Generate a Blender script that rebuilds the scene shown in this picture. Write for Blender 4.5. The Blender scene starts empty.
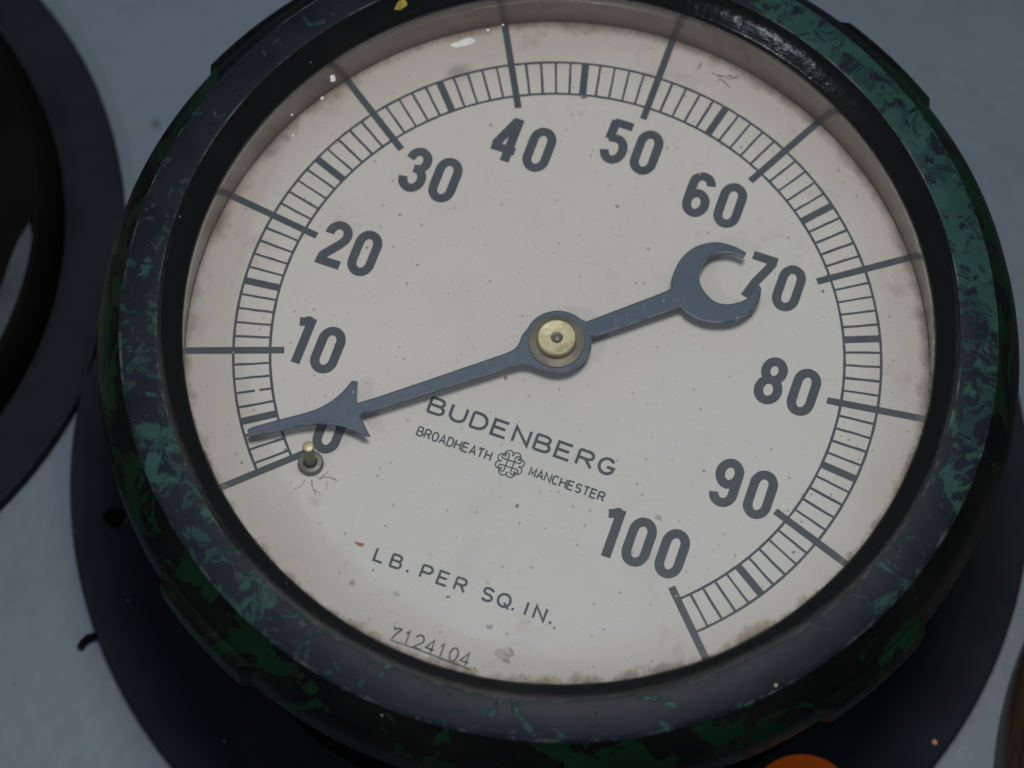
import bpy, bmesh, math, random
from mathutils import Matrix, Vector

random.seed(7)
scene = bpy.context.scene
MM = 0.001
Z0 = 63.0            # height of the dial plane above the panel, in mm; every "h" below is measured from the dial
col = scene.collection

# ------------------------------------------------------------------ camera
cam_data = bpy.data.cameras.new("camera")
cam = bpy.data.objects.new("camera", cam_data)
col.objects.link(cam)
rows = ((0.94408165, -0.30800037, 0.11766734), (0.32959364, 0.87204715, -0.36180354), (0.00882415, 0.38035449, 0.92479868))
cm = Matrix(rows).to_4x4()
cm.translation = Vector((59.474 * MM, -209.624 * MM, (511.591 + Z0) * MM))
cam.matrix_world = cm
cam_data.sensor_width = 36.0
cam_data.lens = 3000.0 / 1024.0 * 36.0
cam_data.clip_start = 0.01
cam_data.clip_end = 20.0
cam_data.dof.use_dof = True
cam_data.dof.focus_distance = 0.548
cam_data.dof.aperture_fstop = 14.0
scene.camera = cam

# ------------------------------------------------------------------ light (indoors: one soft overhead lamp, dim room)
world = bpy.data.worlds.new("World")
scene.world = world
world.use_nodes = True
bg = world.node_tree.nodes["Background"]
bg.inputs[0].default_value = (0.76, 0.89, 1.0, 1)
bg.inputs[1].default_value = 0.155

def area_lamp(name, direction, dist, size, power, color):
    ld = bpy.data.lights.new(name, 'AREA')
    ld.shape = 'DISK'
    ld.size = size
    ld.energy = power
    ld.color = color
    lo = bpy.data.objects.new(name, ld)
    col.objects.link(lo)
    d = Vector(direction).normalized()
    lo.location = d * dist + Vector((0, 0, Z0 * MM))
    lo.rotation_euler = d.to_track_quat('Z', 'Y').to_euler()
    return lo

area_lamp("room_lamp", (0.03, 0.055, 1.0), 0.80, 0.22, 3.5, (1.0, 0.975, 0.955))
area_lamp("added_cool_fill", (-0.44, -0.68, 0.72), 0.62, 0.055, 0.36, (0.80, 0.90, 1.0))  # cool fill added to brighten the lower side and the lip

scene.view_settings.view_transform = 'Standard'
scene.view_settings.look = 'None'
scene.view_settings.exposure = 0.0
scene.view_settings.gamma = 1.0
scene.view_settings.use_curve_mapping = False
scene.render.engine = 'CYCLES'
scene.cycles.max_bounces = 5
scene.cycles.diffuse_bounces = 2
scene.cycles.glossy_bounces = 3
scene.cycles.transparent_max_bounces = 8
scene.cycles.caustics_reflective = False

# ------------------------------------------------------------------ material helpers
class NT:
    def __init__(self, name):
        self.m = bpy.data.materials.new(name)
        self.m.use_nodes = True
        self.t = self.m.node_tree
        self.t.nodes.clear()
        self.out = self.t.nodes.new('ShaderNodeOutputMaterial')
        self.tc = self.t.nodes.new('ShaderNodeTexCoord')
        self.co = self.tc.outputs['Object']

    def n(self, kind, ins=None, **props):
        nd = self.t.nodes.new(kind)
        for k, v in props.items():
            setattr(nd, k, v)
        for k, v in (ins or {}).items():
            self.set(nd.inputs[k], v)
        return nd

    def set(self, sock, v):
        if isinstance(v, bpy.types.NodeSocket):
            self.t.links.new(v, sock)
        elif isinstance(v, tuple) and len(v) == 3 and sock.type == 'RGBA':
            sock.default_value = (*v, 1)
        else:
            sock.default_value = v

    def math(self, op, a, b=0.0, c=0.0, clamp=False):
        nd = self.t.nodes.new('ShaderNodeMath')
        nd.operation = op
        nd.use_clamp = clamp
        self.set(nd.inputs[0], a)
        self.set(nd.inputs[1], b)
        self.set(nd.inputs[2], c)
        return nd.outputs[0]

    def noise(self, scale, detail=4.0, rough=0.55, dist=0.0, vec=None):
        nd = self.n('ShaderNodeTexNoise', {'Vector': vec or self.co, 'Scale': scale, 'Detail': detail, 'Roughness': rough, 'Distortion': dist})
        return nd.outputs['Fac']

    def ramp(self, fac, lo, hi):
        nd = self.n('ShaderNodeMapRange', {'Value': fac, 'From Min': lo, 'From Max': hi, 'To Min': 0.0, 'To Max': 1.0})
        nd.clamp = True
        return nd.outputs[0]

    def mix(self, fac, a, b):
        nd = self.t.nodes.new('ShaderNodeMix')
        nd.data_type = 'RGBA'
        self.set(nd.inputs[0], fac)
        self.set(nd.inputs[6], a)
        self.set(nd.inputs[7], b)
        return nd.outputs[2]

    def xyz(self):
        nd = self.n('ShaderNodeSeparateXYZ', {'Vector': self.co})
        return nd.outputs

    def radius(self):
        x, y, z = self.xyz()[:3]
        return self.math('SQRT', self.math('ADD', self.math('MULTIPLY', x, x), self.math('MULTIPLY', y, y)))

    def specks(self, scale, size, power=4.0, vec=None):
        v = self.n('ShaderNodeTexVoronoi', {'Vector': vec or self.co, 'Scale': scale, 'Randomness': 1.0})
        s = self.n('ShaderNodeSeparateColor', {'Color': v.outputs['Color']})
        lim = self.math('MULTIPLY', self.math('POWER', s.outputs[0], power), size)
        return self.ramp(self.math('SUBTRACT', lim, v.outputs['Distance']), 0.0, size * 0.2)

    def bump(self, height, strength=0.3, dist=0.0003, normal=None):
        b = self.n('ShaderNodeBump', {'Height': height, 'Strength': strength, 'Distance': dist})
        if normal is not None:
            self.set(b.inputs['Normal'], normal)
        return b.outputs[0]

    def bsdf(self, color, rough=0.5, metal=0.0, normal=None, spec=0.5, coat=0.0):
        b = self.n('ShaderNodeBsdfPrincipled', {'Base Color': color, 'Roughness': rough, 'Metallic': metal})
        b.inputs['Specular IOR Level'].default_value = spec
        b.inputs['Coat Weight'].default_value = coat
        if normal is not None:
            self.set(b.inputs['Normal'], normal)
        self.t.links.new(b.outputs[0], self.out.inputs[0])
        return self.m


def mat_panel():
    t = NT('panel_paint')
    big = t.noise(9, 3)
    c = t.mix(t.ramp(big, 0.3, 0.7), (0.096, 0.134, 0.172), (0.112, 0.154, 0.194))
    c = t.mix(t.math('MULTIPLY', t.ramp(t.noise(55, 5, 0.6), 0.50, 0.80), 0.35), c, (0.08, 0.105, 0.13))
    c = t.mix(t.specks(95, 0.15, 7), c, (0.07, 0.085, 0.105))
    peel = t.noise(240, 2, 0.4)
    lump = t.noise(60, 3, 0.5)
    h = t.math('ADD', t.math('MULTIPLY', peel, 0.5), lump)
    return t.bsdf(c, 0.5, 0, t.bump(h, 0.22, 0.0010))


def mat_dial():
    t = NT('dial_enamel')
    r = t.radius()
    x, y, z = t.xyz()[:3]
    base = t.mix(t.ramp(t.noise(24, 4), 0.3, 0.7), (0.655, 0.606, 0.570), (0.720, 0.672, 0.640))
    base = t.mix(t.ramp(t.noise(13, 2), 0.48, 0.72), base, (0.66, 0.655, 0.65))
    light_drift = t.math('ADD', t.math('MULTIPLY', t.math('SUBTRACT', y, x), 6.0), t.math('MULTIPLY', t.math('SUBTRACT', t.noise(11, 3), 0.5), 1.1))  # warm-to-cool drift of the light, put into the dial colour
    base = t.mix(t.ramp(light_drift, -0.5, 0.55), t.mix(0.6, base, (0.655, 0.655, 0.66)), t.mix(0.5, base, (0.655, 0.595, 0.545)))
    # yellowing outside the scale
    rim = t.ramp(t.math('ADD', r, t.math('MULTIPLY', t.math('SUBTRACT', t.noise(40, 4), 0.5), 0.012)), 0.056, 0.070)
    base = t.mix(t.math('MULTIPLY', rim, 0.62), base, (0.47, 0.40, 0.325))
    # brown grime creeping in from the edge
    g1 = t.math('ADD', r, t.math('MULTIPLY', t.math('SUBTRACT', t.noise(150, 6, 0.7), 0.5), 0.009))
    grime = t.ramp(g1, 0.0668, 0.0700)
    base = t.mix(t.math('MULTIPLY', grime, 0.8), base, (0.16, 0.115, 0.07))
    # foxing
    fox = t.math('MULTIPLY', t.ramp(t.noise(75, 5, 0.65), 0.60, 0.80), t.ramp(r, 0.030, 0.066))
    base = t.mix(t.math('MULTIPLY', fox, 0.75), base, (0.36, 0.25, 0.18))
    smear = t.ramp(t.noise(70, 6, 0.75, 0.6), 0.57, 0.80)
    base = t.mix(t.math('MULTIPLY', smear, 0.35), base, (0.36, 0.35, 0.34))
    wn = t.n('ShaderNodeTexNoise', {'Vector': t.co, 'Scale': 2600.0, 'Detail': 1.0})
    wv = t.n('ShaderNodeVectorMath', {0: wn.outputs['Color'], 1: t.co, 'Scale': 0.00035}, operation='SCALE').outputs[0]
    wc = t.n('ShaderNodeVectorMath', {0: wv, 1: t.co}, operation='ADD').outputs[0]
    wc2 = t.n('ShaderNodeVectorMath', {0: wc, 1: (0.31, 0.17, 0.0)}, operation='ADD').outputs[0]
    base = t.mix(t.math('MULTIPLY', t.specks(620, 0.20, 2.2, wc), 0.5), base, (0.16, 0.125, 0.10))
    base = t.mix(t.math('MULTIPLY', t.specks(300, 0.125, 3.6, wc2), 0.75), base, (0.07, 0.055, 0.05))
    base = t.mix(t.math('MULTIPLY', t.specks(1500, 0.30, 2, wc2), 0.28), base, (0.25, 0.21, 0.17))
    h = t.math('ADD', t.noise(700, 3, 0.6), t.math('MULTIPLY', t.noise(90, 3), 1.2))
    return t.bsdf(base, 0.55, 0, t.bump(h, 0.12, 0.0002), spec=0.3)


def mat_ink(name='dial_ink', c0=(0.046, 0.062, 0.082), c1=(0.062, 0.075, 0.092)):
    t = NT(name)
    c = t.mix(t.ramp(t.noise(130, 4), 0.35, 0.65), c0, c1)
    c = t.mix(t.math('MULTIPLY', t.specks(480, 0.13, 5), 0.8), c, (0.34, 0.33, 0.30))
    c = t.mix(t.math('MULTIPLY', t.ramp(t.noise(1100, 3, 0.7), 0.62, 0.75), 0.25), c, (0.22, 0.22, 0.21))
    return t.bsdf(c, 0.5, 0, t.bump(t.noise(600, 2), 0.1, 0.0001), spec=0.3)


def patches(t, scale, thr, soft=0.012, dist=1.2, bias=None):
    nz = t.noise(scale, 5, 0.60, dist)
    if bias is not None:
        nz = t.math('ADD', nz, bias)
    return t.ramp(nz, thr - soft, thr + soft)


def mat_ring():
    """front ring: slate paint, worn through to an older green coat"""
    t = NT('bezel_ring_paint')
    x, y, z = t.xyz()[:3]
    r = t.radius()
    # the green shows most on the right-hand and lower left arcs
    bias = t.math('ADD', t.math('MULTIPLY', t.math('ADD', x, y), 0.45), t.math('MULTIPLY', t.math('MULTIPLY', x, y), 34.0))
    p = patches(t, 95, 0.575, 0.024, 1.1, bias)
    p2 = patches(t, 175, 0.60, 0.02, 1.6, t.math('MULTIPLY', bias, 0.5))
    p = t.math('MULTIPLY', p, t.math('SUBTRACT', 1.0, patches(t, 240, 0.56, 0.025, 1.2)))
    p = t.math('MAXIMUM', p, t.math('MULTIPLY', p2, 0.55))
    slate = t.mix(t.ramp(t.noise(110, 4), 0.3, 0.7), (0.0072, 0.0110, 0.0165), (0.0120, 0.0172, 0.0245))
    green = t.mix(t.ramp(t.noise(90, 4), 0.3, 0.7), (0.014, 0.054, 0.041), (0.032, 0.086, 0.070))
    c = t.mix(t.math('MULTIPLY', p, 0.88), slate, green)
    c = t.mix(t.math('MULTIPLY', t.ramp(t.noise(330, 4, 0.7, 0.4), 0.66, 0.72), 0.5), c, (0.10, 0.17, 0.15))
    # worn rims
    e1 = t.math('SUBTRACT', 1.0, t.ramp(t.math('ABSOLUTE', t.math('SUBTRACT', r, 0.0792)), 0.00012, 0.00038))
    e2 = t.math('SUBTRACT', 1.0, t.ramp(t.math('ABSOLUTE', t.math('SUBTRACT', r, 0.0725)), 0.00010, 0.00030))
    wear = t.math('MULTIPLY', t.math('MAXIMUM', e1, e2), t.ramp(t.noise(130, 4, 0.75), 0.50, 0.66))
    c = t.mix(t.math('MULTIPLY', wear, 0.5), c, (0.16, 0.17, 0.18))
    c = t.mix(t.specks(260, 0.12, 7), c, (0.36, 0.38, 0.36))
    h = t.math('ADD', t.math('MULTIPLY', p, -0.6), t.math('MULTIPLY', t.noise(160, 4), 0.6))
    return t.bsdf(c, 0.45, 0, t.bump(h, 0.55, 0.0003), spec=0.12)


def mat_shoulder():
    t = NT('bezel_side_paint')
    p = patches(t, 58, 0.53, 0.012, 1.0)
    p = t.math('MULTIPLY', p, t.math('SUBTRACT', 1.0, patches(t, 170, 0.60, 0.02, 0.8)))
    green = t.mix(t.ramp(t.noise(80, 4), 0.3, 0.7), (0.004, 0.013, 0.006), (0.006, 0.024, 0.011))
    dark = t.mix(t.ramp(t.noise(60, 4), 0.4, 0.7), (0.0035, 0.004, 0.004), (0.008, 0.0075, 0.007))
    c = t.mix(p, dark, green)
    c = t.mix(t.math('MULTIPLY', t.ramp(t.noise(120, 5, 0.7), 0.66, 0.74), 0.6), c, (0.022, 0.014, 0.011))
    c = t.mix(t.specks(230, 0.10, 8), c, (0.25, 0.25, 0.22))
    h = t.math('ADD', t.math('MULTIPLY', p, 0.7), t.math('MULTIPLY', t.noise(140, 4), 0.7))
    return t.bsdf(c, 0.42, 0, t.bump(h, 0.5, 0.0004), spec=0.04)


def mat_lip():
    t = NT('bezel_lip_black_paint')
    c = t.mix(patches(t, 70, 0.74, 0.01, 1.0), (0.0025, 0.0025, 0.003), (0.008, 0.03, 0.016))
    c = t.mix(t.math('MULTIPLY', t.ramp(t.noise(45, 5, 0.7), 0.55, 0.75), 0.5), c, (0.012, 0.009, 0.007))
    c = t.mix(t.specks(280, 0.12, 6), c, (0.25, 0.23, 0.20))
    h = t.noise(190, 5, 0.62)
    return t.bsdf(c, 0.2, 0, t.bump(h, 0.40, 0.0006), spec=0.40)


def mat_plain(name, a, b, rough=0.5, metal=0.0, scale=120, bump=0.2, spec=0.5, speck=None):
    t = NT(name)
    c = t.mix(t.ramp(t.noise(scale, 4, 0.6), 0.32, 0.68), a, b)
    if speck:
        c = t.mix(t.specks(210, 0.10, 8), c, speck)
    return t.bsdf(c, t.math('ADD', rough - 0.08, t.math('MULTIPLY', t.noise(scale * 1.3, 3), 0.16)), metal, t.bump(t.noise(scale * 3, 3), bump, 0.0002), spec=spec)


def mat_glass(dusty=True):
    t = NT('clear_window_glass')
    g = t.n('ShaderNodeNewGeometry')
    d = t.n('ShaderNodeVectorMath', {0: g.outputs['Normal'], 1: g.outputs['Incoming']}, operation='DOT_PRODUCT').outputs['Value']
    c = t.math('ABSOLUTE', d)
    f = t.math('ADD', 0.04, t.math('MULTIPLY', 0.96, t.math('POWER', t.math('SUBTRACT', 1.0, c, clamp=True), 5.0)))
    tr = t.n('ShaderNodeBsdfTransparent', {'Color': (0.985, 0.99, 0.985)})
    gl = t.n('ShaderNodeBsdfGlossy', {'Color': (1, 1, 1), 'Roughness': 0.02})
    mx = t.n('ShaderNodeMixShader', {0: f, 1: tr.outputs[0], 2: gl.outputs[0]})
    if not dusty:
        t.t.links.new(mx.outputs[0], t.out.inputs[0])
        return t.m
    # a film of dust and tiny dry specks on the pane
    du = t.n('ShaderNodeBsdfDiffuse', {'Color': (0.52, 0.50, 0.47)})
    r = t.radius()
    edge = t.ramp(r, 0.058, 0.069)
    dust = t.math('ADD', 0.012, t.math('MULTIPLY', t.ramp(t.noise(60, 5, 0.7), 0.45, 0.8), t.math('ADD', 0.03, t.math('MULTIPLY', edge, 0.06))))
    dust = t.math('MAXIMUM', dust, t.math('MULTIPLY', t.specks(330, 0.10, 6), 0.55))
    x, y, z = t.xyz()[:3]
    low = t.math('MULTIPLY', t.math('SUBTRACT', t.math('MULTIPLY', x, 0.6), y), 0.020)
    gr = t.math('ADD', t.math('ADD', r, low), t.math('MULTIPLY', t.math('SUBTRACT', t.noise(170, 5, 0.75), 0.5), 0.0075))
    gr = t.math('MULTIPLY', t.ramp(gr, 0.0678, 0.0702), 0.8)
    dust = t.math('MAXIMUM', dust, gr)
    t.set(du.inputs['Color'], t.mix(t.ramp(gr, 0.1, 0.4), (0.52, 0.50, 0.47), t.mix(t.noise(260, 4), (0.035, 0.026, 0.016), (0.30, 0.25, 0.17))))
    m2 = t.n('ShaderNodeMixShader', {0: dust, 1: mx.outputs[0], 2: du.outputs[0]})
    t.t.links.new(m2.outputs[0], t.out.inputs[0])
    return t.m


def mat_pointer():
    t = NT('blued_steel')
    c = t.mix(t.ramp(t.noise(60, 4), 0.3, 0.7), (0.043, 0.069, 0.110), (0.062, 0.089, 0.127))
    c = t.mix(t.specks(380, 0.13, 4), c, (0.40, 0.42, 0.43))
    c = t.mix(t.math('MULTIPLY', t.ramp(t.noise(170, 5, 0.7), 0.60, 0.75), 0.5), c, (0.045, 0.050, 0.062))
    c = t.mix(t.math('MULTIPLY', t.ramp(t.noise(420, 4, 0.7), 0.58, 0.72), 0.35), c, (0.15, 0.18, 0.22))
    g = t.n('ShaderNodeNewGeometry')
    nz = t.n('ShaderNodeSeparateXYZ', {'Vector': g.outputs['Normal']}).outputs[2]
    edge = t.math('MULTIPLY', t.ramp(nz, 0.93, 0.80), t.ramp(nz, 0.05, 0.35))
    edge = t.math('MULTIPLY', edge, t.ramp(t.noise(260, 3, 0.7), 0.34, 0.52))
    c = t.mix(t.math('MULTIPLY', edge, 0.8), c, (0.42, 0.46, 0.50))  # pale worn-steel bevels, painting the edge highlight into the colour
    return t.bsdf(c, t.math('ADD', 0.28, t.math('MULTIPLY', t.noise(90, 4), 0.2)), 0.4, t.bump(t.noise(400, 3), 0.25, 0.0001))


def mat_stain(name='grey_stain', a=(0.20, 0.19, 0.165), b_=(0.34, 0.33, 0.30), sc=1100, op=0.5):
    t = NT(name)
    m = t.bsdf(t.mix(t.noise(900, 3), a, b_), 0.7, spec=0.2)
    b = [n for n in t.t.nodes if n.type == 'BSDF_PRINCIPLED'][0]
    t.set(b.inputs['Alpha'], t.math('MULTIPLY', t.ramp(t.noise(sc, 5, 0.75), 0.36, 0.64), op))
    return m


def mat_wood():
    t = NT('dark_brown_varnish')
    mp = t.n('ShaderNodeMapping', {'Vector': t.co, 'Scale': (1.0, 0.12, 1.0)})
    g = t.noise(260, 5, 0.65, 0.6, mp.outputs[0])
    c = t.mix(t.ramp(g, 0.35, 0.7), (0.016, 0.010, 0.007), (0.060, 0.036, 0.020))
    return t.bsdf(c, 0.4, 0, t.bump(g, 0.35, 0.0003))


M = dict(
    panel=mat_panel(), dial=mat_dial(), ink=mat_ink(), ink2=mat_ink('dial_ink_thin', (0.075, 0.088, 0.105), (0.11, 0.12, 0.13)),
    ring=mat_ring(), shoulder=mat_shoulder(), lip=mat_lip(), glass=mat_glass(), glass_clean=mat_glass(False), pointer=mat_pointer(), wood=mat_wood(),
    black=mat_plain('black_flange_paint', (0.0090, 0.0115, 0.0160), (0.0140, 0.0170, 0.0220), 0.6, 0, 70, 0.25, 0.05, (0.05, 0.05, 0.045)),
    case=mat_plain('black_case_paint', (0.002, 0.002, 0.0022), (0.0045, 0.004, 0.004), 0.6, 0, 60, 0.3, 0.03),
    spacer=mat_plain('dirty_cream_spacer', (0.140, 0.098, 0.060), (0.170, 0.122, 0.078), 0.20, 0, 60, 0.02, 0.75, (0.45, 0.42, 0.36)),
    brass=mat_plain('pale_brass', (0.33, 0.29, 0.165), (0.54, 0.49, 0.32), 0.45, 0.6, 420, 0.2),
    brass_dark=mat_plain('tarnished_brass', (0.115, 0.105, 0.085), (0.20, 0.175, 0.125), 0.5, 0.4, 220, 0.3),
    steel=mat_plain('dull_steel', (0.10, 0.097, 0.09), (0.19, 0.182, 0.168), 0.45, 0.5, 300, 0.3),
    orange=mat_plain('fluorescent_orange_paper', (0.88, 0.125, 0.004), (0.93, 0.145, 0.006), 0.6, 0, 80, 0.05, 0.3),
    white=mat_plain('white_flake', (0.62, 0.61, 0.58), (0.80, 0.79, 0.76), 0.4, 0, 900),
    blue_patch=mat_stain('blue_grey_patch', (0.26, 0.30, 0.33), (0.40, 0.44, 0.46), 500, 0.7),
    yellow=mat_plain('old_yellow_paint', (0.20, 0.15, 0.02), (0.48, 0.38, 0.07), 0.45, 0, 900),
    crack=mat_plain('dark_crack', (0.12, 0.10, 0.085), (0.26, 0.22, 0.19), 0.7, 0, 700),
    stain=mat_stain(),
    rust=mat_plain('orange_brown_stain', (0.33, 0.16, 0.07), (0.42, 0.24, 0.13), 0.7),
    slate=mat_plain('slate_grey', (0.030, 0.040, 0.052), (0.055, 0.068, 0.082), 0.6, 0, 90, 0.3, 0.1),
)

# ------------------------------------------------------------------ mesh helpers
def link(o, parent):
    col.objects.link(o)
    if parent is not None:
        o.parent = parent
    return o

def mesh_obj(name, verts, faces, mat, parent=None, smooth=None, slots=None, fmat=None):
    me = bpy.data.meshes.new(name)
    me.from_pydata([(v[0] * MM, v[1] * MM, (v[2] + Z0) * MM) for v in verts], [], faces)
    for m in (slots or [mat]):
        me.materials.append(m)
    if fmat:
        for p, k in zip(me.polygons, fmat):
            p.material_index = k
    bm = bmesh.new()
    bm.from_mesh(me)
    bmesh.ops.recalc_face_normals(bm, faces=bm.faces)
    bm.to_mesh(me)
    bm.free()
    if smooth:
        for p in me.polygons:
            p.use_smooth = True
        me.set_sharp_from_angle(angle=math.radians(smooth))
    me.update()
    return link(bpy.data.objects.new(name, me), parent)

def lathe(profile, segs=180, closed=True, cx=0.0, cy=0.0):
    """profile: (r, h) or (r, h, slot of the band that starts here)"""
    vs, fs, ms = [], [], []
    n = len(profile)
    for p in profile:
        for k in range(segs):
            a = 2 * math.pi * k / segs
            vs.append((cx + p[0] * math.cos(a), cy + p[0] * math.sin(a), p[1]))
    for i in range(n if closed else n - 1):
        j = (i + 1) % n
        for k in range(segs):
            l = (k + 1) % segs
            fs.append((i * segs + k, i * segs + l, j * segs + l, j * segs + k))
            ms.append(profile[i][2] if len(profile[i]) > 2 else 0)
    return vs, fs, ms

def lathe_solid(profile, segs=48, cx=0.0, cy=0.0):
    """open profile from the top centre out and down to the bottom centre, capped by n-gons"""
    vs, fs, _ = lathe(profile, segs, False, cx, cy)
    fs.append(tuple(range(segs)))
    fs.append(tuple(range((len(profile) - 1) * segs, len(profile) * segs)))
    return vs, fs

def ribbon(pts, w, h, closed=False, jitter=0.0):
    """flat stroke of width w along pts at height h"""
    n = len(pts)
    L, Rr = [], []
    for i in range(n):
        p = Vector(pts[i][:2])
        a = Vector(pts[i - 1][:2]) if (i > 0 or closed) else None
        b = Vector(pts[(i + 1) % n][:2]) if (i < n - 1 or closed) else None
        d1 = (p - a).normalized() if a is not None and (p - a).length > 1e-9 else None
        d2 = (b - p).normalized() if b is not None and (b - p).length > 1e-9 else None
        d1 = d1 or d2
        d2 = d2 or d1
        n1 = Vector((-d1.y, d1.x))
        n2 = Vector((-d2.y, d2.x))
        mt = n1 + n2
        if mt.length < 1e-6:
            mt = n1.copy()
        mt.normalize()
        k = min(1.0 / max(mt.dot(n1), 0.35), 2.2)
        ww = w * (1 + random.uniform(-jitter, jitter))
        L.append(p + mt * k * ww / 2)
        Rr.append(p - mt * k * ww / 2)
    vs = [(q.x, q.y, h) for q in L] + [(q.x, q.y, h) for q in Rr]
    fs = [(i, (i + 1) % n, n + (i + 1) % n, n + i) for i in range(n if closed else n - 1)]
    return vs, fs

def arc(cx, cy, rx, ry, a0, a1, n=12):
    return [(cx + rx * math.cos(math.radians(a0 + (a1 - a0) * i / n)), cy + ry * math.sin(math.radians(a0 + (a1 - a0) * i / n))) for i in range(n + 1)]

def strokes_obj(name, strokes, w, mat, parent, h0, place=lambda p: p, jitter=0.0):
    vs, fs = [], []
    for i, s in enumerate(strokes):
        closed = False
        if s[-1] == 'closed':
            closed, s = True, s[:-1]
        v, f = ribbon([place(p) for p in s], w, h0 + 0.004 * i, closed, jitter)
        b = len(vs)
        vs += v
        fs += [tuple(q + b for q in ff) for ff in f]
    o = mesh_obj(name, vs, fs, mat, parent)
    return o

def curve_mesh(name, loops, h, extrude, bevel, mat, parent, res=2):
    """solid plate from closed 2D outlines (first the rim, then holes)"""
    cu = bpy.data.curves.new(name, 'CURVE')
    cu.dimensions = '2D'
    cu.fill_mode = 'BOTH'
    cu.extrude = extrude * MM
    cu.bevel_depth = bevel * MM
    cu.bevel_resolution = res
    for lp in loops:
        sp = cu.splines.new('POLY')
        sp.points.add(len(lp) - 1)
        for q, p in zip(sp.points, lp):
            q.co = (p[0] * MM, p[1] * MM, 0, 1)
        sp.use_cyclic_u = True
    tmp = bpy.data.objects.new(name + '_outline', cu)
    col.objects.link(tmp)
    dg = bpy.context.evaluated_depsgraph_get()
    me = bpy.data.meshes.new_from_object(tmp.evaluated_get(dg))
    bpy.data.objects.remove(tmp)
    bpy.data.curves.remove(cu)
    me.name = name
    me.transform(Matrix.Translation((0, 0, (h + Z0) * MM)))
    me.materials.clear()
    me.materials.append(mat)
    for p in me.polygons:
        p.use_smooth = True
    me.set_sharp_from_angle(angle=math.radians(35))
    return link(bpy.data.objects.new(name, me), parent)

def circle(r, n=96, cx=0.0, cy=0.0):
    return [(cx + r * math.cos(2 * math.pi * k / n), cy + r * math.sin(2 * math.pi * k / n)) for k in range(n)]

def pol(r, deg):
    return (r * math.cos(math.radians(deg)), r * math.sin(math.radians(deg)))

def catmull(pts, sub=5, corners=()):
    """closed smooth outline; indices in corners stay sharp"""
    n = len(pts)
    P = [Vector(p) for p in pts]
    out = []
    for i in range(n):
        p1, p2 = P[i], P[(i + 1) % n]
        p0 = P[i - 1] if i not in corners else p1
        p3 = P[(i + 2) % n] if (i + 1) % n not in corners else p2
        for k in range(sub):
            t = k / sub
            q = 0.5 * ((2 * p1) + (p2 - p0) * t + (2 * p0 - 5 * p1 + 4 * p2 - p3) * t * t + (3 * p1 - p0 - 3 * p2 + p3) * t ** 3)
            out.append((q.x, q.y))
    return out

def thing(name, label, cat, loc=(0, 0, 0), group=None):
    o = bpy.data.objects.new(name, None)
    o.empty_display_size = 0.05
    link(o, None)
    o.location = loc
    tag(o, label, cat, group)
    return o

def tag(o, label, cat, group=None):
    o['label'] = label
    o['category'] = cat
    if group:
        o['group'] = group

# ------------------------------------------------------------------ setting: the painted panel
me = bpy.data.meshes.new('panel')
S = 0.9
me.from_pydata([(-S, -S, -0.02), (S, -S, -0.02), (S, S, -0.02), (-S, S, -0.02), (-S, -S, 0), (S, -S, 0), (S, S, 0), (-S, S, 0)], [],
               [(3, 2, 1, 0), (4, 5, 6, 7), (0, 1, 5, 4), (1, 2, 6, 5), (2, 3, 7, 6), (3, 0, 4, 7)])
me.materials.append(M['panel'])
panel = link(bpy.data.objects.new('panel', me), None)
panel['kind'] = 'structure'

# ------------------------------------------------------------------ the pressure gauge
gauge = thing('pressure_gauge', 'round pressure gauge with cream dial and chipped green and slate bezel, fixed to the panel', 'gauge')

# flange with three screw holes
HOLE = [pol(88.7, -152.9), pol(88.7, 87.1)]
flange = curve_mesh('flange', [circle(97.2, 160), circle(70, 120)] + [circle(2.7, 28, *c) for c in HOLE], -61.0, 1.5, 0.45, M['black'], gauge)

for c in HOLE:
    v, f = lathe_solid([(1.2, -60.2), (1.6, -60.4), (1.7, -60.9), (1.7, -62.9)], 24, c[0] - 0.7, c[1] + 0.6)
    mesh_obj('hole_shade_plug', v, f, M['case'], flange, 30)  # dark plug added off centre, standing in for shade in the hole

# case drum
v, f, m = lathe([(74.5, -59.2), (73.5, -56), (73.5, -4), (79.5, -1.4), (70, -1.4), (70, -59.2)], 144)
case = mesh_obj('case', v, f, M['case'], gauge, 40)

# bezel: lip (slot 2), ring (slot 0), shoulder and side (slot 1)
prof = [(68.3, 10.6, 2), (68.25, 12.2, 2), (68.45, 12.7, 2), (69.0, 13.1, 2), (70.4, 14.0, 2), (71.5, 15.0, 2), (72.0, 15.7, 2), (72.25, 16.15, 2), (72.4, 16.35, 0),
        (72.8, 16.4, 0), (75.5, 16.05, 0), (78.6, 15.45, 0), (79.1, 15.25, 0), (79.4, 14.85, 1), (80.6, 13.7, 1), (82.3, 11.8, 1), (83.7, 9.4, 1), (84.35, 7.0, 1),
        (84.5, 4.0, 1), (84.6, 0.2, 1), (84.3, -0.9, 1), (83.6, -1.2, 1), (79.6, -1.2, 1), (79.6, 10.6, 2)]
v, f, m = lathe(prof, 256)
# hand-painted, slightly uneven skin
v = [(x + 0.10 * math.sin(5.1 * math.atan2(y, x) + h) * x / 80, y + 0.08 * math.sin(7.3 * math.atan2(y, x) + 1 + h) * y / 80, h + 0.05 * math.sin(11 * math.atan2(y, x) + 0.3 * math.hypot(x, y))) for x, y, h in v]
bezel = mesh_obj('bezel', v, f, None, gauge, 38, slots=[M['ring'], M['shoulder'], M['lip']], fmat=m)

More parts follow.
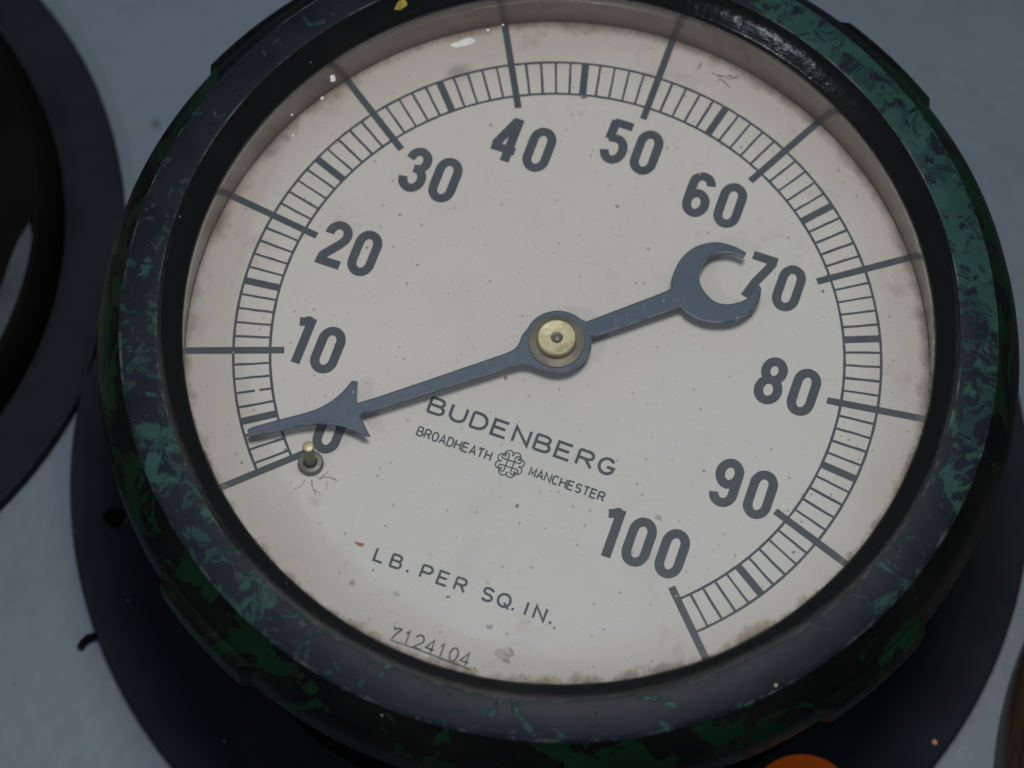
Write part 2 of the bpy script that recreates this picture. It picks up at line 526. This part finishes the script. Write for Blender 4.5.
def lug(a0, a1):
    sec = [(83.0, 9.7), (84.6, 9.0), (85.6, 7.8), (85.9, 6.2), (86.0, 0.0), (85.7, -1.3), (83.0, -1.6)]
    n = 14
    vs, fs = [], []
    for i in range(n + 1):
        a = a0 + (a1 - a0) * i / n
        k = 0.45 if i in (0, n) else 1.0
        for r, h in sec:
            vs.append((*pol(83 + (r - 83) * k, a), h))
    s = len(sec)
    for i in range(n):
        for j in range(s):
            fs.append((i * s + j, i * s + (j + 1) % s, (i + 1) * s + (j + 1) % s, (i + 1) * s + j))
    fs.append(tuple(range(s)))
    fs.append(tuple(range(n * s, n * s + s)))
    return mesh_obj('grip_lug', vs, fs, M['shoulder'], bezel, 30)
for a in (152.0, 61.0, -29.5, -119.0):
    lug(a - 8.5, a + 8.5)

# flakes of an older yellow coat on the bezel
def chip(name, pts, mat, parent):
    """small irregular flake: pts are 3D, fanned round their centre"""
    c = tuple(sum(p[k] for p in pts) / len(pts) for k in range(3))
    return mesh_obj(name, [c] + list(pts), [(0, 1 + i, 1 + (i + 1) % len(pts)) for i in range(len(pts))], mat, parent)
def side_chip(deg, h0, h1, w, r):
    ring = []
    for k in range(10):
        a = 2 * math.pi * k / 10
        q = 1 + random.uniform(-.25, .25)
        ring.append((*pol(r, deg + w * math.cos(a) * q), (h0 + h1) / 2 + (h1 - h0) / 2 * math.sin(a) * q))
    o = chip('paint_chip', ring, M['yellow'], bezel)
    return o
side_chip(-162.5, 1.0, 6.0, 0.55, 84.95)
lipc = []
for k in range(9):
    a = 2 * math.pi * k / 9
    q = 1 + random.uniform(-.55, .45)
    rr = 70.9 + 0.55 * math.sin(a) * q
    lipc.append((*pol(rr, 133.9 + 1.6 * math.cos(a) * q), 14.46 + (rr - 70.9) * 0.9 + 0.10))
chip('paint_chip', lipc, M['yellow'], bezel)

# spacer ring between dial and glass
v, f, m = lathe([(69.0, -0.6), (69.0, 0.5), (68.7, 10.5), (73.5, 10.5), (73.5, -0.6)], 192)
spacer = mesh_obj('spacer_ring', v, f, M['spacer'], gauge, 30)

# glass
v, f = lathe_solid([(68.0, 12.3), (68.2, 12.1), (68.2, 10.9), (68.0, 10.7)], 160)
glass = mesh_obj('glass', v, f, M['glass'], gauge, 30, slots=[M['glass'], M['glass_clean']], fmat=[1 if len(q) > 4 and v[q[0]][2] < 11 else 0 for q in f])
def flake(x, y, rx, ry, rot, mat, h=12.42, parent=glass, name='fleck', n=9, rag=0.3):
    ring = []
    for k in range(n):
        a = 2 * math.pi * k / n
        q = 1 + random.uniform(-rag, rag)
        px, py = rx * math.cos(a) * q, ry * math.sin(a) * q
        cr, sr = math.cos(math.radians(rot)), math.sin(math.radians(rot))
        ring.append((x + px * cr - py * sr, y + px * sr + py * cr, h))
    return chip(name, ring, mat, parent)

# ------------------------------------------------------------------ dial and its print
v, f = lathe_solid([(68.9, 0.0), (68.95, -0.1), (68.95, -0.8), (68.5, -0.9)], 192)
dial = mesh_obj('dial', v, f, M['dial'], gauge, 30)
INK = 0.030
STEP = 2.7445
def ang(val):
    return 90.0 - (val - 50.0) * STEP
R_IN, R_OUT, V0 = 53.2, 60.0, 1.36

for rr, nm in ((R_OUT, 'scale_arc'), (R_IN, 'scale_arc')):
    pts = [pol(rr, ang(V0 + (100 - V0) * i / 240)) for i in range(241)]
    strokes_obj(nm, [pts], 0.50, M['ink'], dial, INK, jitter=0.12)
for val in range(2, 100):
    a = ang(val)
    if val % 10 == 0:
        continue
    if val % 5 == 0:
        strokes_obj('medium_tick', [[pol(R_IN - 0.2, a), pol(R_OUT + 0.2, a)]], 1.42, M['ink'], dial, INK + 0.010)
    elif val == 7:
        strokes_obj('minor_tick', [[pol(R_IN, a), pol(55.6, a)], [pol(56.4, a), pol(R_OUT, a)]], 0.46, M['ink'], dial, INK + 0.010)
    else:
        strokes_obj('minor_tick', [[pol(R_IN + 0.02 * i, a) if i == 0 else pol(R_IN + (R_OUT - R_IN) * i / 4, a + random.uniform(-.04, .04)) for i in range(5)]], random.uniform(0.42, 0.52), M['ink'], dial, INK + 0.010, jitter=0.12)
for val in [V0] + list(range(10, 101, 10)):
    a = ang(val)
    strokes_obj('major_tick', [[pol(50.6, a), pol(56, a), pol(62, a), pol(68.85, a)]], 1.34, M['ink'], dial, INK + 0.016, jitter=0.03)

# numerals: strokes on their centre lines, mm
w2, hh = 1.72, 3.98
ry0 = hh - 2.05
zero = arc(0, ry0, w2, 2.05, 180, 0, 14) + arc(0, -ry0, w2, 2.05, 0, -180, 14) + ['closed']
DIG = {
    '0': [zero],
    '1': [[(0.85, 4.75), (0.85, -4.75)], [(-1.25, 3.35), (-0.35, 3.62), (0.3, 4.10), (0.85, 4.1)]],
    '2': [[(-1.72, 1.75)] + arc(0, 2.05, 1.72, 1.93, 180, -25, 16) + [(0.9, 0.1), (-1.2, -2.6), (-1.62, -3.35)], [(-2.35, -3.98), (2.35, -3.98)]],
    '3': [[(-1.72, 2.0)] + arc(0, 2.1, 1.62, 1.88, 170, -75, 16) + [(-0.45, 0.22)], arc(0, -1.82, 1.75, 2.12, 78, -178, 18)],
    '4': [[(1.05, 4.75), (1.05, -4.75)], [(0.75, 4.35), (-1.75, -1.9)], [(-2.35, -2.2), (2.35, -2.2)]],
    '5': [[(-1.55, 3.98), (2.05, 3.98)], [(-1.35, 4.4), (-1.45, 0.25)], [(-1.75, 0.3), (-1.2, 0.62)] + arc(0, -1.62, 1.72, 2.34, 108, -165, 18)],
    '6': [arc(0, -1.85, 1.72, 2.13, 0, 360, 24)[:-1] + ['closed'], [(-1.72, -1.9), (-1.72, 2.0)] + arc(0, 2.1, 1.72, 1.88, 180, 8, 14)],
    '7': [[(-2.3, 3.98), (2.45, 3.98)], [(1.75, 3.75), (1.2, 2.1), (-0.35, -1.4), (-1.25, -4.75)]],
    '8': [arc(0, 2.08, 1.60, 1.90, 0, 360, 24)[:-1] + ['closed'], arc(0, -1.88, 1.76, 2.10, 0, 360, 24)[:-1] + ['closed']],
}
DIG['9'] = [[(-p[0], -p[1]) if p != 'closed' else p for p in s] for s in DIG['6']]
NUM = {'10': [(-45.7, -14.1), (-39.98, -14.42)], '20': [(-46.35, 6.34), (-40.4, 6.34)], '30': [(-37.39, 25.93), (-31.31, 25.79)], '40': [(-23.2, 38.0), (-16.6, 37.81)],
       '50': [(-3.3, 44.3), (2.86, 44.05)], '60': [(14.97, 38.91), (21.27, 38.74)], '70': [(30.8, 26.4), (36.84, 26.02)], '80': [(39.29, 7.05), (45.67, 6.88)],
       '90': [(37.65, -14.81), (44.15, -14.99)], '100': [(20.5, -30.93), (26.21, -30.97), (32.54, -31.1)], '0': [(-34.0, -29.1)]}
for txt, cs in NUM.items():
    st = []
    for ch, (cx, cy) in zip(txt, cs):
        for s in DIG[ch]:
            st.append([p if p == 'closed' else (cx + p[0] + 0.0, cy + p[1]) for p in s])
    strokes_obj('numeral', st, 1.74, M['ink'], dial, INK, jitter=0.03)

# lettering: unit glyphs, x 0..1, y 0..1
GLY = {
    'B': [[(0, 0), (0, 1)], [(0, 1), (.55, 1)] + arc(.6, .765, .3, .235, 90, -90, 8) + [(0, .53)], [(.5, .53)] + arc(.64, .265, .36, .265, 90, -90, 8) + [(0, 0)]],
    'U': [[(0, 1), (0, .38)] + arc(.5, .38, .5, .38, 180, 360, 12) + [(1, 1)]],
    'D': [[(0, 0), (0, 1)], [(0, 1), (.45, 1)] + arc(.45, .5, .55, .5, 90, -90, 12) + [(0, 0)]],
    'E': [[(.92, 1), (0, 1), (0, 0), (.95, 0)], [(0, .52), (.82, .52)]],
    'N': [[(0, 0), (0, 1), (1, 0), (1, 1)]],
    'R': [[(0, 0), (0, 1)], [(0, 1), (.6, 1)] + arc(.64, .745, .32, .255, 90, -90, 8) + [(0, .49)], [(.5, .49), (1, 0)]],
    'G': [arc(.5, .5, .5, .5, 42, 330, 18) + [(.97, .45), (.52, .45)]],
    'O': [arc(.5, .5, .5, .5, 0, 360, 22)[:-1] + ['closed']],
    'A': [[(0, 0), (.5, 1), (1, 0)], [(.18, .32), (.82, .32)]],
    'H': [[(0, 0), (0, 1)], [(1, 0), (1, 1)], [(0, .52), (1, .52)]],
    'T': [[(0, 1), (1, 1)], [(.5, 1), (.5, 0)]],
    'M': [[(0, 0), (0, 1), (.5, .25), (1, 1), (1, 0)]],
    'C': [arc(.5, .5, .5, .5, 45, 315, 18)],
    'S': [[(.93, .82)] + arc(.5, .755, .42, .245, 30, 260, 12) + arc(.5, .26, .46, .26, 85, -150, 12)],
    'L': [[(0, 1), (0, 0), (.85, 0)]],
    'P': [[(0, 0), (0, 1)], [(0, 1), (.6, 1)] + arc(.64, .725, .34, .275, 90, -90, 8) + [(0, .45)]],
    'Q': [arc(.5, .5, .5, .5, 0, 360, 22)[:-1] + ['closed'], [(.55, .32), (1.0, -.06)]],
    'I': [[(0, 0), (0, 1)]],
    '.': [[(0, 0.08), (1, 0.08)]],
    '1': [[(.2, .72), (.5, 1), (.5, 0)]],
    '2': [arc(.5, .68, .45, .32, 170, -30, 12) + [(.05, 0), (1, 0)]],
    '4': [[(.72, 0), (.72, 1), (0, .28), (1, .28)]],
    '0': [arc(.5, .5, .46, .5, 0, 360, 22)[:-1] + ['closed']],
    '7': [[(0, .95), (.25, .75), (.55, .9), (1, .95)], [(1, .95), (.45, .4), (.25, 0)]],
}
def lettering(items, y0, x0, slope, cap, w, mat, h=INK):
    st = []
    for ch, x, gw in items:
        for s in GLY[ch]:
            st.append([p if p == 'closed' else (x + p[0] * gw, y0 + (x + p[0] * gw - x0) * slope + p[1] * cap) for p in s])
    return strokes_obj('lettering', st, w, mat, dial, h, jitter=0.06)
def even(txt, x0, pitch, gw):
    return [(c, x0 + i * pitch, gw * (0.12 if c == 'I' else 1)) for i, c in enumerate(txt)]

lettering(even('BUDENBERG', -18.5, 4.14, 2.85), -19.75, -18.5, -0.022, 2.95, 0.56, M['ink'])
lettering(even('BROADHEATH', -18.85, 1.475, 1.05), -24.8, -18.9, -0.022, 1.70, 0.30, M['ink'])
lettering(even('MANCHESTER', 3.15, 1.475, 1.08), -25.42, 3.1, -0.022, 1.62, 0.32, M['ink'])
lettering([('L', -17.85, 1.9), ('B', -14.75, 1.9), ('.', -11.6, 0.45), ('P', -8.95, 1.9), ('E', -5.7, 1.9), ('R', -2.4, 1.9), ('S', 2.75, 2.0), ('Q', 5.75, 2.3), ('.', 8.6, 0.45),
           ('I', 11.15, 1), ('N', 12.75, 1.95), ('.', 15.75, 0.45)], -50.1, -17.85, -0.025, 2.38, 0.46, M['ink'])
lettering(even('7124104', -10.0, 2.2, 1.55) + [('.', 5.9, 0.4)], -62.95, -10.0, -0.028, 2.5, 0.34, M['ink2'])
strokes_obj('serial_underline', [[(-9.9, -63.2), (-4, -63.3), (1, -63.5), (5.6, -63.65)]], 0.34, M['ink2'], dial, INK, jitter=0.3)

# rosette emblem: eight lobes round a crossed square
em = []
ecx, ecy = -0.78, -24.5
for k in range(8):
    a = 22.5 + 45 * k
    cx, cy = ecx + 1.85 * math.cos(math.radians(a)), ecy + 1.85 * math.sin(math.radians(a))
    em.append(arc(cx, cy, 0.80, 0.80, a - 118, a + 118, 12))
for s in (-1, 1):
    em.append([(ecx + s * 0.62, ecy - 1.5), (ecx + s * 0.62, ecy + 1.5)])
    em.append([(ecx - 1.5, ecy + s * 0.62), (ecx + 1.5, ecy + s * 0.62)])
    for u in (-1, 1):
        em.append(arc(ecx + s * 1.05, ecy + u * 1.5, 0.42, 0.34, 0 if u > 0 else 180, 180 if u > 0 else 360, 6))
        em.append(arc(ecx + s * 1.5, ecy + u * 1.05, 0.34, 0.42, -90 if s > 0 else 90, 90 if s > 0 else 270, 6))
strokes_obj('emblem', em, 0.24, M['ink'], dial, INK)

# age marks that have a place of their own
def wander(x, y, deg, ln, n=7, wob=26):
    pts = [(x, y)]
    for i in range(n):
        deg += random.uniform(-wob, wob)
        x += ln / n * math.cos(math.radians(deg))
        y += ln / n * math.sin(math.radians(deg))
        pts.append((x, y))
    return pts
cr = [wander(-33.2, -38.6, -10, 4.2), wander(-32.4, -38.9, 50, 2.4), wander(-33.8, -39.4, -55, 3.0), wander(-32.6, -41.0, -5, 1.5), wander(-34.9, -39.9, -100, 2.6), wander(-31.0, -38.9, -50, 1.6)]
strokes_obj('crack', cr, 0.13, M['crack'], dial, 0.02, jitter=0.6)
cr = [wander(9.3, 64.6, -25, 4.2), wander(12.2, 64.4, 20, 2.6), wander(6.8, 66.0, -80, 2.0), wander(10.9, 63.9, -5, 3.0)]
strokes_obj('crack', cr, 0.26, M['crack'], dial, 0.02, jitter=0.7)
for x, y, rx, ry, rot, mk in [(-12.3, 51.2, .55, .4, 30, 'crack'), (-7.1, -8.7, .45, .35, 70, 'rust'), (10.4, -59.1, 1.5, 1.3, 20, 'stain'), (6.2, -55.2, .7, .5, 0, 'stain'),
                              (-21.2, -48.1, 1.15, .35, 8, 'rust'), (-2.8, -52.2, .45, .2, 30, 'crack'), (-11.8, -54.8, .6, .5, 30, 'stain'), (17.0, -51.4, .22, .3, 0, 'crack'), (-17.2, -52.0, .2, .2, 0, 'crack'),
                              (14.6, -61.8, .8, .5, 0, 'stain'), (-20.0, -55.5, .7, .6, 0, 'stain'), (1.2, 31.6, .4, .35, 0, 'stain'), (-39.5, 12.5, .35, .12, -40, 'crack'), (28.0, -25.2, .9, .6, -40, 'stain')]:
    flake(x, y, rx, ry, rot, M[mk], 0.015, dial, 'stain', 11, 0.45)

# ------------------------------------------------------------------ pointer (outline in its own frame, +x towards the arrow tip)
TH = math.radians(-142.87)
arrow = [(58.47, -0.5), (53.32, -0.46), (48.08, -0.30), (44.71, -0.62), (41.34, -1.8), (38.35, -3.75), (37.72, -3.45), (38.49, -1.39), (39.1, 0.72), (32.63, 0.62), (10.0, -0.42),
         (8.0, -0.80), (6.75, -1.75), (5.75, -3.0)]
boss = [pol(5.95, a) for a in range(-43, -155, -12)]
cresc = [(-6.2, -1.95), (-12.9, -2.5), (-21.01, -3.2), (-23.67, -3.61), (-24.33, -5.54), (-27.11, -8.67), (-30.47, -10.21), (-34.09, -10.05), (-36.94, -8.45), (-38.8, -6.48), (-38.33, -6.0), (-36.35, -7.56),
         (-33.44, -8.18), (-31.18, -7.37), (-29.39, -5.47), (-28.66, -3.56), (-28.8, -1.36), (-29.9, 1.12), (-31.67, 2.45), (-34.05, 2.89), (-36.42, 2.58), (-38.36, 1.06), (-39.03, 0.81), (-38.96, 1.55),
         (-37.84, 3.35), (-35.55, 5.04), (-32.47, 5.74), (-29.34, 5.1), (-26.72, 3.76), (-24.87, 1.79), (-24.02, 0.02), (-19.83, 0.19), (-11.77, 0.62), (-6.2, 0.75)]
boss2 = [pol(5.95, a) for a in range(160, 47, -12)]
tail = [(4.95, 3.7), (6.2, 2.7), (7.7, 2.1), (10.0, 2.0), (33.15, 2.45), (38.78, 2.47), (39.18, 3.39), (38.7, 6.9), (39.3, 6.6), (41.42, 4.46), (45.0, 2.5), (49.42, 1.42), (54.05, 1.02), (58.62, 0.5), (58.95, 0.0)]
outl = arrow + boss + cresc + boss2 + tail
nA, nB, nC = len(arrow), len(arrow) + len(boss), len(arrow) + len(boss) + len(cresc)
tt = nC + len(boss2)
corn = {8, 10, nB, nB + 3, nB + 9, nB + 10, nB + 22, nB + 30, nC - 1, 6, 5, tt + 3, tt + 5, tt + 7, tt + 8}
outl = catmull(outl, 4, corn)
ct, stt = math.cos(TH), math.sin(TH)
outl = [(x * ct - y * stt, x * stt + y * ct) for x, y in outl]
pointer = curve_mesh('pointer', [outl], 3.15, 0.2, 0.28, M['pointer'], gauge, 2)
# hub stack
HX, HY = -0.2, -0.2
v, f = lathe_solid([(5.0, 3.98), (5.2, 3.9), (5.25, 3.62), (5.0, 3.6)], 64, HX, HY)
mesh_obj('hub_washer', v, f, M['brass_dark'], pointer, 30)
v, f, _ = lathe([(1.15, 5.65), (3.35, 5.7), (3.62, 5.45), (3.65, 3.95), (1.15, 3.95)], 64, True, HX, HY)
mesh_obj('hub_cap', v, f, M['brass'], pointer, 30)
v, f = lathe_solid([(0.3, 5.75), (0.66, 5.65), (0.74, 5.4), (0.74, 4.1)], 32, HX, HY)
mesh_obj('spindle_end', v, f, M['steel'], pointer, 30)
v, f, _ = lathe([(0.75, 5.4), (1.14, 5.5), (1.14, 4.3), (0.75, 4.3)], 32, True, HX, HY)
mesh_obj('hub_bushing', v, f, M['brass_dark'], pointer, 30)
v, f = lathe_solid([(1.9, 2.75), (2.0, 2.7), (2.0, -0.2), (1.8, -0.3)], 32)
mesh_obj('spindle', v, f, M['brass_dark'], pointer, 30)

# stop pin
px, py = -35.0, -36.6
v, f = lathe_solid([(0.75, 9.0), (1.0, 8.8), (1.05, 8.4), (1.05, 0.6), (1.05, 0.0)], 32, px, py)
pin = mesh_obj('stop_pin', v, f, M['brass_dark'], gauge, 30)
v, f = lathe_solid([(0.80, 9.12), (0.98, 9.04), (1.0, 8.82), (0.8, 8.7)], 32, px, py)
mesh_obj('pin_tip', v, f, M['brass'], pin, 30)
v, f, _ = lathe([(1.06, 0.9), (1.3, 1.35), (2.05, 1.3), (2.3, 1.05), (2.4, 0.02), (1.06, 0.02)], 40, True, px, py)
mesh_obj('pin_collar', v, f, M['steel'], pin, 30)

# white flecks and a blue-grey patch on the pane
for x, y, rx, ry, rot, mk in [(-35.4, 48.5, 2.2, .80, 32, 'white'), (-56.2, 33.1, .62, .75, 20, 'white'), (-56.65, 28.47, .28, .35, 0, 'white'), (-60.7, 23.3, .2, .25, 0, 'white'),
                              (-29.9, 54.5, .22, .22, 0, 'white'), (-32.2, 52.5, .3, .25, 0, 'white'), (-59.0, 19.4, .2, .2, 0, 'white'), (-63.1, -17.6, .8, 1.9, 8, 'blue_patch'), (-62.4, -15.6, .55, 1.0, 0, 'blue_patch')]:
    flake(x, y, rx, ry, rot, M[mk], 12.36, glass, 'fleck', 11, 0.3)

# pale flecks on the flange
for x, y, r0, mk in [(-41.4, -76.6, .38, 'stain'), (90.2, -30.5, .6, 'rust'), (-70.0, -56.0, .3, 'stain'), (80.5, -45.0, .3, 'stain')]:
    flake(x, y, r0, r0 * .8, 20, M[mk], -59.02, flange, 'fleck', 8, 0.3)

# ------------------------------------------------------------------ orange dot stuck on the flange
v, f = lathe_solid([(10.4, -58.93), (10.6, -58.96), (10.6, -59.04), (10.4, -59.05)], 64, 69.65, -51.6)
dot = mesh_obj('sticker', v, f, M['orange'], None, 30)
tag(dot, 'bright orange round sticker on the black flange at the bottom edge', 'sticker')

# ------------------------------------------------------------------ bent scrap of dark wire caught at the flange rim
def tube(name, pts, r, mat, parent=None, n=8):
    vs, fs = [], []
    P = [Vector(p) for p in pts]
    for i, p in enumerate(P):
        d = (P[min(i + 1, len(P) - 1)] - P[max(i - 1, 0)]).normalized()
        u = d.cross(Vector((0.3, 0.2, 1))).normalized()
        w = d.cross(u)
        for k in range(n):
            a = 2 * math.pi * k / n
            q = p + u * (r * math.cos(a)) + w * (r * math.sin(a))
            vs.append(tuple(q))
    for i in range(len(P) - 1):
        for k in range(n):
            fs.append((i * n + k, i * n + (k + 1) % n, (i + 1) * n + (k + 1) % n, (i + 1) * n + k))
    fs.append(tuple(range(n)))
    fs.append(tuple(range((len(P) - 1) * n, len(P) * n)))
    return mesh_obj(name, vs, fs, mat, parent, 50)
wire = tube('wire_scrap', [(-75.9, -67.6, -62.0), (-75.7, -66.4, -61.6), (-75.0, -65.2, -61.3), (-74.0, -64.5, -61.3), (-72.6, -63.6, -61.6), (-70.5, -62.4, -62.2)], 0.75, M['case'])
tag(wire, 'short bent scrap of black wire poking out beneath the flange rim at lower left', 'wire')

# ------------------------------------------------------------------ neighbouring gauge cut off by the left edge
LX, LY = -185.3, -12.0
left = thing('pressure_gauge', 'black flanged gauge cut off by the left edge of the picture', 'gauge', (LX * MM, LY * MM, 0))
curve_mesh('flange', [circle(89.2, 144), circle(58, 96)], -61.0, 1.5, 0.45, M['black'], left)
lp = [(57.5, -52.0, 1), (58.2, -50.2, 1), (59.5, -49.2, 0), (72.6, -49.2, 0), (73.6, -49.6, 0), (75.6, -51.2, 0), (77.0, -54.0, 0), (77.4, -58.9, 0), (57.5, -58.9, 1)]
v, f, m = lathe(lp, 160)
lb = mesh_obj('bezel', v, f, None, left, 35, slots=[M['case'], M['lip']], fmat=m)
# slate-grey crescent laid over its bezel face
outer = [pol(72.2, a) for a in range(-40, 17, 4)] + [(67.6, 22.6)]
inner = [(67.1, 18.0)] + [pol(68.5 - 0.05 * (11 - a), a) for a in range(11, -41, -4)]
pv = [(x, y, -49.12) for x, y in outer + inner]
mesh_obj('grey_crescent', pv, [tuple(range(len(pv)))], M['slate'], lb)
v, f = lathe_solid([(57.6, -55.0), (57.7, -55.1), (57.7, -56.0), (57.0, -56.1)], 120)
mesh_obj('dial', v, f, M['dial'], left, 30)
v, f = lathe_solid([(57.6, -51.6), (57.7, -51.7), (57.7, -52.6), (57.6, -52.7)], 120)
mesh_obj('glass', v, f, M['glass'], left, 30)

# ------------------------------------------------------------------ neighbouring instrument in the lower right corner
right = thing('instrument_case', 'dark brown round instrument rim cut off by the lower right corner', 'instrument', (186.3 * MM, -13.0 * MM, 0))
v, f, m = lathe([(62.0, -63), (62.0, -46.0), (66, -44.6), (78, -44.6), (82.0, -46.0), (84.3, -49.5), (85.2, -54), (85.4, -63)], 160)
mesh_obj('rim', v, f, M['wood'], right, 35)
v, f = lathe_solid([(62.1, -50.0), (62.2, -50.1), (62.2, -51.0), (61.0, -51.1)], 120)
mesh_obj('dial', v, f, M['dial'], right, 30)
v, f = lathe_solid([(62.0, -47.0), (62.1, -47.1), (62.1, -48.4), (62.0, -48.5)], 120)
mesh_obj('glass', v, f, M['glass'], right, 30)
